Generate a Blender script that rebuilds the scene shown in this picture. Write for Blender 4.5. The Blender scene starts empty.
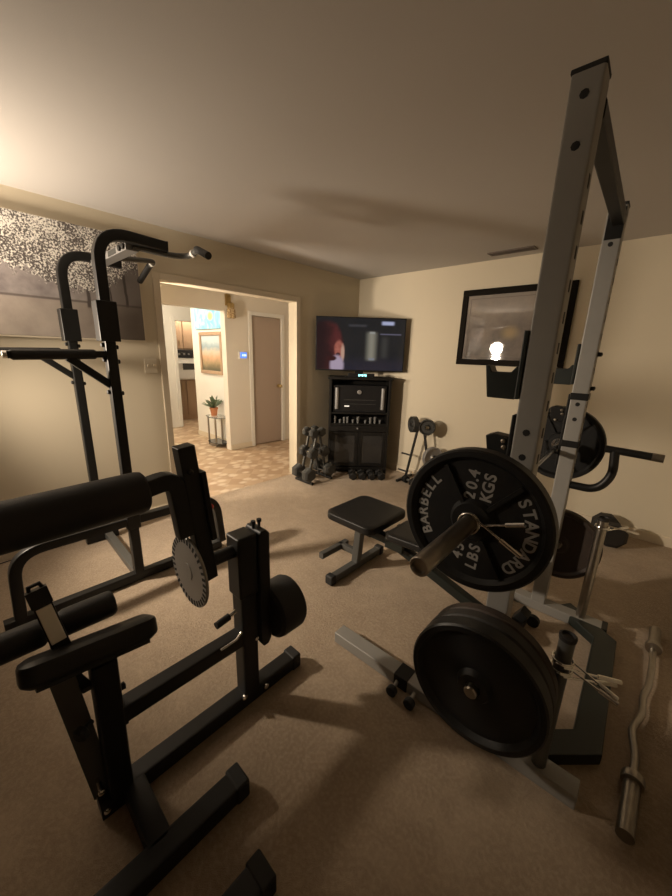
import bpy, bmesh, math, random
from mathutils import Vector, Matrix
random.seed(7)
S = bpy.context.scene
COL = S.collection
PI = math.pi
V = Vector

# ------------------------------------------------------------------ materials
class N:
    """small wrapper round a node tree"""
    def __init__(s, name):
        s.m = bpy.data.materials.new(name); s.m.use_nodes = True
        s.t = s.m.node_tree; s.n = s.t.nodes; s.l = s.t.links
        s.b = s.n['Principled BSDF']
        s.tc = None
    def new(s, typ, **k):
        n = s.n.new(typ)
        for a, v in k.items(): setattr(n, a, v)
        return n
    def put(s, sock, v):
        if hasattr(v, 'is_output'): s.l.new(v, sock)
        elif isinstance(v, (tuple, list)) and len(v) == 3 and sock.type == 'RGBA': sock.default_value = (*v, 1)
        else: sock.default_value = v
    def coord(s, which='Object'):
        if not s.tc: s.tc = s.new('ShaderNodeTexCoord')
        return s.tc.outputs[which]
    def math(s, op, a, b=None, c=None, clamp=False):
        n = s.new('ShaderNodeMath', operation=op, use_clamp=clamp)
        for i, v in enumerate((a, b, c)):
            if v is not None: s.put(n.inputs[i], v)
        return n.outputs[0]
    def mix(s, f, a, b):
        n = s.new('ShaderNodeMix', data_type='RGBA')
        s.put(n.inputs[0], f); s.put(n.inputs[6], a); s.put(n.inputs[7], b)
        return n.outputs[2]
    def noise(s, scale, vec=None, detail=3, rough=.5, dist=0.):
        n = s.new('ShaderNodeTexNoise'); n.inputs['Scale'].default_value = scale
        n.inputs['Detail'].default_value = detail; n.inputs['Roughness'].default_value = rough
        n.inputs['Distortion'].default_value = dist
        s.l.new(vec if vec is not None else s.coord(), n.inputs['Vector'])
        return n.outputs[0]
    def vor(s, scale, vec=None, feature='F1', out='Distance'):
        n = s.new('ShaderNodeTexVoronoi', feature=feature); n.inputs['Scale'].default_value = scale
        s.l.new(vec if vec is not None else s.coord(), n.inputs['Vector'])
        return n.outputs[out]
    def map(s, vec, scale=(1, 1, 1), rot=(0, 0, 0), loc=(0, 0, 0)):
        n = s.new('ShaderNodeMapping'); n.inputs['Scale'].default_value = scale
        n.inputs['Rotation'].default_value = rot; n.inputs['Location'].default_value = loc
        s.l.new(vec, n.inputs['Vector']); return n.outputs[0]
    def xyz(s, vec):
        n = s.new('ShaderNodeSeparateXYZ'); s.l.new(vec, n.inputs[0]); return n.outputs
    def step(s, v, lo, hi):
        n = s.new('ShaderNodeMapRange', interpolation_type='SMOOTHSTEP')
        s.put(n.inputs[0], v); n.inputs[1].default_value = lo; n.inputs[2].default_value = hi
        return n.outputs[0]
    def ramp(s, f, stops):
        n = s.new('ShaderNodeValToRGB'); e = n.color_ramp.elements
        while len(e) < len(stops): e.new(.5)
        for el, (p, c) in zip(e, stops): el.position = p; el.color = (*c, 1)
        s.put(n.inputs[0], f); return n.outputs[0]
    def bump(s, h, strength=.3, dist=.01):
        n = s.new('ShaderNodeBump'); n.inputs['Strength'].default_value = strength
        n.inputs['Distance'].default_value = dist; s.l.new(h, n.inputs['Height'])
        s.l.new(n.outputs[0], s.b.inputs['Normal'])
    def set(s, color=None, rough=None, metal=None, spec=None, **k):
        if color is not None: s.put(s.b.inputs['Base Color'], color)
        if rough is not None: s.put(s.b.inputs['Roughness'], rough)
        if metal is not None: s.put(s.b.inputs['Metallic'], metal)
        if spec is not None: s.put(s.b.inputs['Specular IOR Level'], spec)
        for a, v in k.items(): s.put(s.b.inputs[a.replace('_', ' ')], v)
        return s.m

def plain(name, c, rough=.5, metal=0., var=.12, scale=14., bump=0., bscale=120., spec=None):
    n = N(name)
    f = n.noise(scale)
    c2 = tuple(min(1, x*(1+var)) for x in c); c1 = tuple(x*(1-var) for x in c)
    n.set(n.mix(f, c1, c2), n.math('ADD', n.math('MULTIPLY', f, .12), rough-.06), metal, spec)
    if bump: n.bump(n.noise(bscale, detail=2), bump, .002)
    return n.m

M = {}
M['wall'] = plain('cream_wall_paint', (.62, .55, .42), .75, var=.02, scale=3, bump=.08, bscale=180)
M['wallhall'] = plain('hall_wall_paint', (.68, .63, .55), .75, var=.02, scale=3)
M['ceil'] = plain('ceiling_paint', (.50, .475, .45), .9, var=.03, scale=2, bump=.15, bscale=220)
M['trim'] = plain('cream_trim_paint', (.66, .58, .45), .5, var=.03)
M['white'] = plain('white_gloss_paint', (.74, .72, .67), .45, var=.02)
M['black'] = plain('black_powder_coat', (.010, .010, .0098), .42, spec=.35, var=.2, bump=.05, bscale=500)
M['blackgreen'] = plain('dark_green_black_paint', (.011, .015, .013), .42, var=.2, bump=.05, bscale=400)
M['pad'] = plain('black_vinyl', (.010, .0095, .009), .42, spec=.35, var=.15, bump=.12, bscale=350)
M['foam'] = plain('black_foam', (.009, .0085, .0085), .58, var=.15, bump=.15, bscale=260)
M['rubber'] = plain('black_rubber', (.012, .012, .012), .7, var=.2)
M['iron'] = plain('black_cast_iron', (.009, .009, .009), .48, spec=.35, var=.35, scale=30, bump=.25, bscale=160)
M['rusty'] = plain('worn_brown_iron', (.034, .022, .016), .65, var=.4, scale=18, bump=.25, bscale=140)
M['darkiron'] = plain('dark_worn_iron', (.016, .014, .013), .65, var=.4, scale=18, bump=.25, bscale=140)
M['grayiron'] = plain('gray_hammertone_iron', (.036, .036, .033), .6, var=.3, scale=40, bump=.2, bscale=150)
M['graysteel'] = plain('gray_hammertone_steel', (.27, .262, .245), .48, .15, var=.06, scale=20, bump=.1, bscale=300)
M['benchgray'] = plain('dark_gray_steel', (.085, .085, .08), .42, .2, var=.08)
M['chrome'] = plain('chrome_steel', (.80, .79, .76), .16, 1., var=.06, scale=25)
M['steel'] = plain('worn_bar_steel', (.36, .33, .29), .33, 1., var=.15, scale=35, bump=.1, bscale=400)
M['letter'] = plain('raised_gray_letter_paint', (.30, .29, .275), .6, var=.1)
M['disc'] = plain('brushed_grey_disc', (.36, .35, .33), .42, .6, var=.1)
M['slide'] = plain('slide_with_wall_reflection', (.82, .78, .70), .35, .2)  # reflection of the wall put into the pale yellowish base colour
M['tumbler'] = plain('frosted_grey_glass', (.15, .15, .145), .3)
M['frame'] = plain('matte_black_frame', (.012, .010, .008), .9, spec=.12)
M['red'] = plain('red_plastic', (.35, .02, .015), .4)
M['hole'] = plain('painted_hole_shade', (.006, .006, .006), .8)  # shade inside holes put into a near-black colour, no hole is cut
M['blackwood'] = plain('black_stained_wood', (.010, .009, .008), .5, spec=.3, var=.3, scale=8)
M['electro'] = plain('black_plastic', (.012, .012, .013), .35, var=.15)
M['silver'] = plain('silver_plastic', (.27, .265, .26), .4, .3, var=.05)
M['switch'] = plain('ivory_plastic', (.70, .64, .52), .4, var=.02)
M['wooddoor'] = plain('taupe_painted_door', (.36, .285, .235), .5, var=.04, scale=2)
M['terracotta'] = plain('terracotta_clay', (.45, .18, .08), .8, var=.15)
M['leaf'] = plain('leaf_green', (.10, .14, .075), .55, var=.4, scale=30)
M['soil'] = plain('potting_soil', (.05, .03, .02), .9, var=.4, scale=60)
M['stove'] = plain('white_enamel', (.78, .76, .72), .25, var=.01)
M['brass'] = plain('aged_brass', (.45, .33, .15), .35, 1.)
M['vent'] = plain('painted_vent_metal', (.13, .105, .085), .6)

def m_carpet():
    n = N('beige_carpet')
    big = n.noise(1.8, detail=5, rough=.6); mid = n.noise(11, detail=5, rough=.65); small = n.noise(70, detail=3); fine = n.noise(420, detail=2)
    c = n.mix(n.step(big, .3, .7), (.37, .275, .185), (.50, .385, .27))
    c = n.mix(n.math('MULTIPLY', n.step(mid, .36, .62), .42), c, (.29, .205, .135))
    c = n.mix(n.math('MULTIPLY', n.step(small, .42, .66), .38), c, (.60, .48, .35))
    c = n.mix(n.math('MULTIPLY', n.step(fine, .35, .7), .4), c, (.60, .48, .35))
    n.set(c, .95, 0, .1, Sheen_Weight=.2)
    n.bump(n.math('ADD', fine, n.math('MULTIPLY', small, .9)), .8, .012)
    return n.m
M['carpet'] = m_carpet()

def m_tile():
    n = N('patterned_brown_tile')
    v = n.map(n.coord(), (5.2, 5.2, 1), (0, 0, PI/4))
    v2 = n.map(n.coord(), (8.5, 6.5, 1), (0, 0, .3))
    ch = n.new('ShaderNodeTexChecker'); ch.inputs['Scale'].default_value = 1
    n.l.new(v, ch.inputs['Vector'])
    d = n.vor(1.0, v2, feature='F1')
    c = n.mix(ch.outputs['Fac'], (.40, .27, .165), (.50, .36, .235))
    c = n.mix(n.math('MULTIPLY', n.step(d, .50, .22), .8), c, (.74, .64, .50))
    c = n.mix(n.math('MULTIPLY', n.noise(9), .35), c, (.36, .23, .14))
    n.set(c, n.math('ADD', n.math('MULTIPLY', n.noise(5), .2), .28), 0)
    return n.m
M['tile'] = m_tile()

def m_wood(name, c1, c2):
    n = N(name)
    f = n.noise(5, n.map(n.coord(), (6, 6, .5)), 4, .6, 1.2)
    n.set(n.mix(f, c1, c2), .45, 0); return n.m
M['oak'] = m_wood('oak_cabinet_wood', (.30, .19, .115), (.43, .295, .19))

M['bounce_dark'] = m_wood('dark_bounce_cut_wall', (.05, .03, .02), (.09, .055, .035))  # invented dark finish for the unseen front wall, lessens bounce
def m_glass(name, tint=(.9, .95, .93), rough=.05):
    n = N(name); n.set(tint, rough, 0, Transmission_Weight=.9, IOR=1.45); return n.m
M['glass'] = m_glass('clear_glass')
M['smoke'] = None
n = N('smoked_glass'); M['smoke'] = n.set((.03, .03, .03), .08, 0, .6)
n = N('amber_glass'); f = n.vor(38)
M['amber'] = n.set(n.mix(n.step(f, .2, .6), (.80, .62, .36), (.42, .28, .14)), .2, 0, Transmission_Weight=.3)

def m_blossom():
    """grey brown canvas with white blossom trees (generated coordinates: y along, z up)"""
    n = N('blossom_tree_canvas_paint')
    g = n.coord('Generated'); x, y, z = n.xyz(g)
    ob = n.coord()
    fog = n.noise(2.2, ob, 5, .6)
    c = n.mix(n.step(fog, .3, .72), (.13, .11, .115), (.52, .47, .45))
    c = n.mix(n.step(z, .36, .30), c, n.mix(n.noise(6, ob), (.24, .20, .18), (.58, .51, .44)))
    c = n.mix(n.math('MULTIPLY', n.step(y, .62, .92), .75), c, (.085, .07, .062))
    # trunks
    wob = n.math('MULTIPLY', n.math('SUBTRACT', n.noise(5, n.map(ob, (0, 0, 1))), .5), .025)
    for yy, w, z0 in ((.765, .006, .30), (.93, .005, .34), (.66, .0035, .36), (.20, .008, .3), (.86, .003, .36)):
        d = n.math('ABSOLUTE', n.math('ADD', n.math('SUBTRACT', y, yy), wob))
        k = n.math('MULTIPLY', n.step(d, w*1.8, w*.6), n.step(z, z0-.03, z0))
        c = n.mix(n.math('MULTIPLY', k, .85), c, (.04, .03, .027))
    line = n.step(n.math('ABSOLUTE', n.math('SUBTRACT', z, n.math('ADD', .335, n.math('MULTIPLY', wob, .4)))), .016, .004)
    c = n.mix(n.math('MULTIPLY', line, .75), c, (.09, .07, .065))
    # blossom: cells inside a crown that hangs from the top edge
    lobes = n.noise(3.3, ob, 3, .6)
    low = n.math('ADD', .60, n.math('MULTIPLY', n.math('SUBTRACT', lobes, .5), .7))
    low = n.math('SUBTRACT', low, n.math('MULTIPLY', n.step(n.math('ABSOLUTE', n.math('SUBTRACT', y, .76)), .2, .0), .2))
    crown = n.step(n.math('ADD', n.math('SUBTRACT', z, low), n.math('MULTIPLY', n.math('SUBTRACT', n.noise(34, ob, 3), .5), .35)), -.02, .05)
    cells = n.step(n.math('ADD', n.noise(80, ob, 4, .7), n.math('MULTIPLY', n.math('SUBTRACT', n.noise(13, ob, 3), .5), .30)), .475, .555)
    inner = n.mix(cells, (.10, .085, .08), (.84, .81, .75))
    c = n.mix(crown, c, inner)
    n.set(c, .6, 0)
    n.bump(n.noise(90, ob), .2, .003); return n.m
M['blossom'] = m_blossom()

def m_print():
    n = N('sepia_landscape_print')
    g = n.coord('Generated'); x, y, z = n.xyz(g); ob = n.coord()
    f = n.noise(4, ob, 6, .65)
    c = n.mix(n.step(f, .3, .7), (.045, .036, .03), (.17, .13, .10))
    c = n.mix(n.step(z, .3, .95), c, n.mix(f, (.12, .10, .085), (.30, .25, .20)))
    d = n.math('SQRT', n.math('ADD', n.math('POWER', n.math('MULTIPLY', n.math('SUBTRACT', x, .5), 2.2), 2.),
                              n.math('POWER', n.math('MULTIPLY', n.math('SUBTRACT', z, .42), 2.), 2.)))
    c = n.mix(n.math('MULTIPLY', n.step(d, .30, .02), .6), c, (.42, .30, .13))
    n.set(c, .6, 0, Coat_Weight=1., Coat_Roughness=.03); return n.m
M['print'] = m_print()

def m_landscape():
    n = N('valley_landscape_painting')
    g = n.coord('Generated'); x, y, z = n.xyz(g); ob = n.coord()
    f = n.noise(7, ob, 5, .65)
    h = n.math('ADD', z, n.math('MULTIPLY', n.math('SUBTRACT', f, .5), .35))
    c = n.ramp(h, [(.05, (.10, .09, .05)), (.25, (.30, .22, .12)), (.40, (.55, .32, .20)), (.55, (.55, .48, .38)), (.68, (.25, .33, .38)), (.82, (.45, .53, .56)), (1., (.50, .58, .62))])
    n.set(c, .55, 0); return n.m
M['landscape'] = m_landscape()

def m_seascape():
    n = N('blue_yellow_abstract_canvas')
    g = n.coord('Generated'); x, y, z = n.xyz(g); ob = n.coord()
    f = n.noise(5, ob, 4, .6, 1.0)
    c = n.ramp(f, [(.25, (.08, .32, .62)), (.45, (.20, .52, .74)), (.60, (.42, .68, .74)), (.75, (.62, .70, .45))])
    d = n.math('SQRT', n.math('ADD', n.math('POWER', n.math('SUBTRACT', x, .60), 2.), n.math('POWER', n.math('MULTIPLY', n.math('SUBTRACT', z, .42), .7), 2.)))
    c = n.mix(n.step(d, .13, .05), c, (.80, .66, .22))
    n.set(c, .5, 0); return n.m
M['seascape'] = m_seascape()

def m_screen():
    """lit television picture: a head in red light at the left, bright stripes and patches on a dim ground"""
    n = N('television_picture')
    g = n.coord('Generated'); x, y, z = n.xyz(g); ob = n.coord()
    wv = n.math('MULTIPLY', n.math('SUBTRACT', n.noise(9, ob, 3), .5), .55)
    def ell(cx, cz, rx, rz, lo=1.05, hi=.9, k=1.):
        d = n.math('ADD', n.math('MULTIPLY', wv, k), n.math('SQRT', n.math('ADD', n.math('POWER', n.math('DIVIDE', n.math('SUBTRACT', x, cx), rx), 2.), n.math('POWER', n.math('DIVIDE', n.math('SUBTRACT', z, cz), rz), 2.))))
        return n.step(d, lo, hi)
    def rect(x0, x1, z0, z1, s=.02):
        a = n.math('MULTIPLY', n.step(x, x0-s, x0+s), n.step(x, x1+s, x1-s))
        b = n.math('MULTIPLY', n.step(z, z0-s, z0+s), n.step(z, z1+s, z1-s))
        return n.math('MULTIPLY', a, b)
    c = n.mix(n.step(z, .35, .05), (.016, .017, .019), (.030, .026, .048))
    c = n.mix(n.math('MULTIPLY', n.noise(5, ob), .6), c, (.032, .033, .036))
    c = n.mix(rect(.58, .67, .20, .74, .045), c, (.36, .34, .27))
    c = n.mix(rect(.60, .66, .71, .75, .012), c, (.45, .45, .42))
    c = n.mix(rect(.60, .665, .20, .24, .015), c, (.32, .33, .38))
    c = n.mix(rect(.72, .96, .70, .72, .012), c, (.20, .19, .27))
    c = n.mix(rect(.735, .87, .885, .95, .02), c, (.62, .66, .95))
    c = n.mix(rect(.75, .80, .25, .65, .05), c, (.075, .075, .07))
    c = n.mix(rect(.36, .56, .84, .88, .02), c, (.07, .07, .08))
    c = n.mix(ell(.10, .44, .205, .50, 1.12, .88, .25), c, n.mix(n.math('MULTIPLY', n.step(x, .05, .27), n.step(n.noise(6, ob), .25, .65)), (.030, .012, .014), (.17, .036, .036)))
    c = n.mix(ell(.255, .40, .055, .17, 1.2, .75), c, n.mix(n.noise(24, ob), (.22, .04, .03), (.80, .28, .20)))
    c = n.mix(ell(.298, .33, .024, .17, 1.3, .5), c, (.75, .46, .34))
    c = n.mix(ell(.245, .30, .03, .035, 1.2, .6), c, (.08, .02, .02))
    c = n.mix(ell(.235, .08, .08, .20, 1.25, .7, .6), c, (.60, .48, .62))
    c = n.mix(ell(.17, .22, .06, .05, 1.2, .7), c, (.06, .015, .015))
    n.set((.005, .005, .006), .12, 0)
    n.put(n.b.inputs['Emission Color'], c); n.b.inputs['Emission Strength'].default_value = .55
    return n.m
M['screen'] = m_screen()
def emit(name, c, s):
    n = N(name); n.set(c, .5); n.put(n.b.inputs['Emission Color'], c); n.b.inputs['Emission Strength'].default_value = s; return n.m
M['clock'] = emit('teal_clock_glow', (.35, .95, .95), 2.2)
M['lcd'] = emit('blue_display_glow', (.10, .25, .95), 1.0)
M['lcdtext'] = emit('pale_display_segments', (.6, .75, 1.), 1.5)
M['led'] = emit('white_indicator_glow', (.9, .9, .85), .5)

# ------------------------------------------------------------------ mesh building
class B:
    def __init__(s): s.bm = bmesh.new()
    def _faces(s, before, mat):
        for f in s.bm.faces[before:] if False else list(s.bm.faces)[before:]: f.material_index = mat
    def box(s, lo, hi, mat=0, mx=None):
        n0 = len(s.bm.faces)
        vs = [s.bm.verts.new(V((x, y, z))) for x in (lo[0], hi[0]) for y in (lo[1], hi[1]) for z in (lo[2], hi[2])]
        if mx:
            for v in vs: v.co = mx @ v.co
        for q in ((0, 1, 3, 2), (4, 6, 7, 5), (0, 4, 5, 1), (2, 3, 7, 6), (0, 2, 6, 4), (1, 5, 7, 3)):
            s.bm.faces.new([vs[i] for i in q])
        s._faces(n0, mat); return s
    def cbox(s, c, size, mat=0, rot=None):
        h = V(size)/2; mx = Matrix.Translation(V(c))
        if rot is not None: mx = mx @ rot
        return s.box(-h, h, mat, mx)
    def rings(s, rings, mat=0, caps=True, closed=False):
        n0 = len(s.bm.faces); R = [[s.bm.verts.new(p) for p in r] for r in rings]; k = len(R[0])
        pairs = list(zip(R, R[1:])) + ([(R[-1], R[0])] if closed else [])
        for a, b in pairs:
            for i in range(k):
                j = (i+1) % k
                s.bm.faces.new((a[i], a[j], b[j], b[i]))
        if caps and not closed:
            s.bm.faces.new(R[0][::-1]); s.bm.faces.new(R[-1])
        s._faces(n0, mat); return s
    def sweep(s, pts, sec, b=None, mat=0, caps=True, closed=False):
        """sec: list of (n,b) offsets; b: plane normal kept constant, else parallel transport"""
        pts = [V(p) for p in pts]; T = []
        for i in range(len(pts)):
            if closed: d = (pts[(i+1) % len(pts)]-pts[i-1])
            elif i == 0: d = pts[1]-pts[0]
            elif i == len(pts)-1: d = pts[-1]-pts[-2]
            else: d = (pts[i+1]-pts[i]).normalized()+(pts[i]-pts[i-1]).normalized()
            T.append(d.normalized())
        out = []
        if b is None:
            up = V((0, 0, 1)) if abs(T[0].z) < .9 else V((1, 0, 0))
            bb = (up-T[0]*up.dot(T[0])).normalized()
        for i, (p, t) in enumerate(zip(pts, T)):
            if b is None:
                bb = (bb-t*bb.dot(t)).normalized(); bv = bb
            else: bv = V(b).normalized()
            nv = bv.cross(t).normalized()
            sc = 1.
            if 0 < i < len(pts)-1 and not closed:
                ca = (pts[i+1]-pts[i]).normalized().dot(t); sc = 1/max(ca, .5)
            out.append([p+nv*(a*sc)+bv*c for a, c in sec])
        return s.rings(out, mat, caps, closed)
    def tube(s, pts, r, seg=14, mat=0, caps=True, closed=False):
        sec = [(r*math.cos(2*PI*i/seg), r*math.sin(2*PI*i/seg)) for i in range(seg)]
        return s.sweep(pts, sec, None, mat, caps, closed)
    def rtube(s, pts, w, h, b, mat=0, r=None):
        """rectangular tube, w across in plane, h along plane normal b, rounded corners"""
        r = r if r is not None else min(w, h)*.16
        sec = []
        for cx, cy, a0 in ((w/2-r, h/2-r, 0), (-w/2+r, h/2-r, PI/2), (-w/2+r, -h/2+r, PI), (w/2-r, -h/2+r, 1.5*PI)):
            for k in range(3):
                a = a0+k*PI/4; sec.append((cx+r*math.cos(a), cy+r*math.sin(a)))
        return s.sweep(pts, sec, b, mat)
    def lathe(s, prof, o=(0, 0, 0), ax=(0, 0, 1), seg=32, mat=0, caps=True):
        """prof: (radius, distance along ax)"""
        ax = V(ax).normalized(); u = ax.orthogonal().normalized(); w = ax.cross(u); o = V(o)
        R = [[o+ax*t+(u*math.cos(2*PI*i/seg)+w*math.sin(2*PI*i/seg))*max(r, 1e-4) for i in range(seg)] for r, t in prof]
        return s.rings(R, mat, caps)
    def cyl(s, a, c, r, seg=20, mat=0, r2=None):
        a = V(a); c = V(c); L = (c-a).length
        return s.lathe([(r, 0), (r2 if r2 is not None else r, L)], a, c-a, seg, mat)
    def prism(s, poly, plane, lo, hi, mat=0):
        """poly 2D in plane 'xy','xz','yz', extruded along the third axis"""
        def P(a, b, t):
            return V((a, b, t)) if plane == 'xy' else V((a, t, b)) if plane == 'xz' else V((t, a, b))
        return s.rings([[P(a, b, lo) for a, b in poly], [P(a, b, hi) for a, b in poly]], mat)
    def mesh(s, me, mx, mat=0):
        n0 = len(s.bm.faces); nv = len(s.bm.verts)
        s.bm.from_mesh(me); s.bm.verts.ensure_lookup_table()
        for v in list(s.bm.verts)[nv:]: v.co = mx @ v.co
        s._faces(n0, mat); return s

def fillet(pts, rad, n=6):
    pts = [V(p) for p in pts]; out = [pts[0]]
    for a, p, c in zip(pts, pts[1:], pts[2:]):
        u = (a-p); w = (c-p); r = min(rad, u.length*.49, w.length*.49)
        p0 = p+u.normalized()*r; p1 = p+w.normalized()*r
        for i in range(n+1):
            t = i/n; out.append(p0*(1-t)**2+p*2*t*(1-t)+p1*t*t)
    out.append(pts[-1]); return out

BASE = {}
def link(name, b, mats, loc, off, bevel, smooth, angle=35):
    me = bpy.data.meshes.new(name)
    bmesh.ops.recalc_face_normals(b.bm, faces=b.bm.faces)
    if off is not None: bmesh.ops.translate(b.bm, verts=b.bm.verts, vec=-V(off))
    for f in b.bm.faces: f.smooth = smooth
    b.bm.to_mesh(me); b.bm.free()
    if smooth: me.set_sharp_from_angle(angle=math.radians(angle))
    for m in (mats if isinstance(mats, (list, tuple)) else [mats]): me.materials.append(M[m])
    o = bpy.data.objects.new(name, me); COL.objects.link(o); o.location = loc
    if bevel:
        k = o.modifiers.new('edge', 'BEVEL'); k.width = bevel; k.segments = 2; k.limit_method = 'ANGLE'; k.angle_limit = math.radians(40)
        k.harden_normals = False
    if smooth:
        k = o.modifiers.new('normals', 'WEIGHTED_NORMAL'); k.keep_sharp = True; k.weight = 80
    return o
def tag(o, label, cat, group=None):
    o['label'] = label; o['category'] = cat; o['kind'] = 'thing'
    if group: o['group'] = group
    return o
def thing(name, label, cat, loc=(0, 0, 0), rz=0, group=None, local=False):
    o = bpy.data.objects.new(name, None); COL.objects.link(o); o.empty_display_size = .05
    o.location = loc; o.rotation_euler = (0, 0, rz)
    BASE[o.name] = None if (rz or local) else V(loc)
    return tag(o, label, cat, group)
def part(name, b, mats, parent, label=None, bevel=0, smooth=True, angle=35):
    off = BASE[parent.name]
    o = link(name, b, mats, (0, 0, 0), off, bevel, smooth, angle); o.parent = parent
    BASE[o.name] = off
    if label: o['label'] = label
    return o
def solo(name, b, mats, label, cat, loc, group=None, bevel=0, smooth=True, local=False):
    return tag(link(name, b, mats, loc, None if local else loc, bevel, smooth), label, cat, group)
def struct(name, b, mats, bevel=0, smooth=False, parent=None):
    o = link(name, b, mats, (0, 0, 0), None, bevel, smooth); o['kind'] = 'structure'
    BASE[o.name] = None
    if parent: o.parent = parent
    return o
def dup(root, loc, rz=None, label=None, group=None, rot=None):
    r = root.copy(); COL.objects.link(r); r.location = loc
    if rz is not None: r.rotation_euler = (0, 0, rz)
    if rot is not None: r.rotation_euler = rot
    if label: r['label'] = label
    if group: r['group'] = group
    for ch in list(root.children):
        c = ch.copy(); COL.objects.link(c); c.parent = r
        for g in list(ch.children):
            d = g.copy(); COL.objects.link(d); d.parent = c
    return r
def rot(a, ax): return Matrix.Rotation(a, 4, ax)

# ------------------------------------------------------------------ camera (solved from the room's edges)
yw, pt, rl, F = -0.742526805, 0.260849104, 0.0298626261, 354.657336
CAM = V((3.24126882, -3.89919665, 1.49764278))
fw = V((math.sin(yw)*math.cos(pt), math.cos(yw)*math.cos(pt), -math.sin(pt)))
rg = V((math.cos(yw), -math.sin(yw), 0)); up = rg.cross(fw)
cr = rg*math.cos(rl)+up*math.sin(rl); cu = -rg*math.sin(rl)+up*math.cos(rl)
cam = bpy.data.cameras.new('camera'); co = bpy.data.objects.new('camera', cam); COL.objects.link(co)
mx = Matrix((cr, cu, -fw)).transposed().to_4x4(); mx.translation = CAM; co.matrix_world = mx
cam.sensor_fit = 'HORIZONTAL'; cam.sensor_width = 36; cam.lens = 36*F/672; cam.clip_start = .02; cam.clip_end = 60
S.camera = co

# ------------------------------------------------------------------ the setting
H = 2.44; RX = 3.56; FY = -5.7; OY0, OY1, OZ = -2.58, -1.10, 2.04; WT = .13
struct('floor', B().box((-.06, FY, -.05), (RX, 0, 0)), 'carpet')
struct('floor_hall', B().box((-6, -4.2, -.05), (-.06, .9, -.004)), 'tile')
struct('ceiling', B().box((-.13, FY, H), (RX, 0, H+.06)), 'ceil')
struct('ceiling_hall', B().box((-6, -4.2, H), (-.13, .9, H+.06)), 'white')
b = B(); b.box((-WT, FY, 0), (0, OY0, H)); b.box((-WT, OY1, 0), (0, .12, H)); b.box((-WT, OY0, OZ), (0, OY1, H))
struct('wall_left', b, 'wall')
struct('wall_back', B().box((0, 0, 0), (RX+.1, .12, H)), 'wall')
struct('wall_right', B().box((RX, FY, 0), (RX+.1, 0, H)), 'wall')
struct('wall_front', B().box((-WT, FY-.1, 0), (RX+.1, FY, H)), 'bounce_dark')  # unseen wall, coloured dark so less light bounces into the foreground
def base_bd(name, pts, inward):
    b = B(); (x0, y0), (x1, y1) = pts
    if x0 == x1: b.box((min(x0, x0+inward*.014), y0, 0), (max(x0, x0+inward*.014), y1, .085))
    else: b.box((x0, min(y0, y0+inward*.014), 0), (x1, max(y0, y0+inward*.014), .085))
    return struct(name, b, 'trim', .004)
base_bd('baseboard_left', ((0, FY), (0, OY0-.06)), 1)
base_bd('baseboard_left_corner', ((0, OY1+.06), (0, 0)), 1)
base_bd('baseboard_back', ((.0, 0), (RX, 0)), -1)
base_bd('baseboard_right', ((RX, FY), (RX, -.014)), -1)
b = B()
b.box((0, OY0-.055, 0), (.012, OY0, OZ+.055)); b.box((0, OY1, 0), (.012, OY1+.055, OZ+.055)); b.box((0, OY0, OZ), (.012, OY1, OZ+.055))
struct('trim_1', b, 'trim', .003)

# hall beyond the opening
HX = -1.53
b = B(); b.box((HX-.12, OY1, 0), (HX, -.66-.0, H)); b.box((HX-.12, -.10, 0), (HX, .9, H)); b.box((HX-.12, -.66, 2.01), (HX, -.10, H))
b.box((HX-.12, -4.2, 2.03), (HX, OY1, H))
struct('wall_hall', b, 'wallhall')
struct('wall_hall_end', B().box((HX, .22, 0), (-WT, .34, H)), 'wallhall')
struct('wall_gallery', B().box((-2.86, -.95, 0), (HX-.12, -.83, H)), 'white')
b = B(); b.box((-3.82, -4.2, 0), (-3.70, -.86, H)); b.box((-3.82, -.86, 2.0), (-3.70, .9, H)); b.box((-3.82, -.02, 0), (-3.70, .9, 2.0))
struct('wall_passage', b, 'white')
struct('wall_passage_side', B().box((-3.7, .0, 0), (HX-.12, .12, H)), 'white')
struct('wall_passage_near', B().box((-6, -4.3, 0), (-WT, -4.2, H)), 'white')
b = B(); b.box((-4.9, -1.6, 0), (-4.8, .9, H)); b.box((-4.8, .8, 0), (-3.82, .9, H)); b.box((-4.8, -1.7, 0), (-3.82, -1.6, H))
struct('wall_kitchen', b, 'wallhall')
b = B(); b.box((-3.70, -.93, 0), (-3.68, -.86, 2.07)); b.box((-3.70, -.86, 2.0), (-3.68, 0, 2.07)); b.box((-3.83, -.875, 0), (-3.70, -.86, 2.0))
struct('trim_2', b, 'white', .004)
# closet door
b = B(); b.box((HX, -.72, 0), (HX+.016, -.66, 2.065)); b.box((HX, -.10, 0), (HX+.016, -.04, 2.065)); b.box((HX, -.66, 2.01), (HX+.016, -.10, 2.065))
struct('trim_3', b, 'white', .003)
d = struct('door_1', B().box((HX-.055, -.655, .01), (HX-.015, -.105, 2.005)), 'wooddoor', .003)
b = B(); b.lathe([(.030, 0), (.030, .008), (.012, .012), (.012, .04), (.028, .05), (.030, .065), (.020, .08), (.002, .083)], (HX-.015, -.155, .945), (1, 0, 0), 20)
k = struct('door_knob', b, 'brass', smooth=True, parent=d); 
b = B()
for z in (.25, 1.0, 1.75): b.cyl((HX-.010, -.655, z-.045), (HX-.010, -.655, z+.045), .008, 10)
struct('hinge', b, 'brass', parent=d)
base_bd('baseboard_hall', ((HX, OY1), (HX, -.72)), 1)
base_bd('baseboard_gallery', ((-2.86, -.95), (HX-.12, -.95)), -1)

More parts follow.
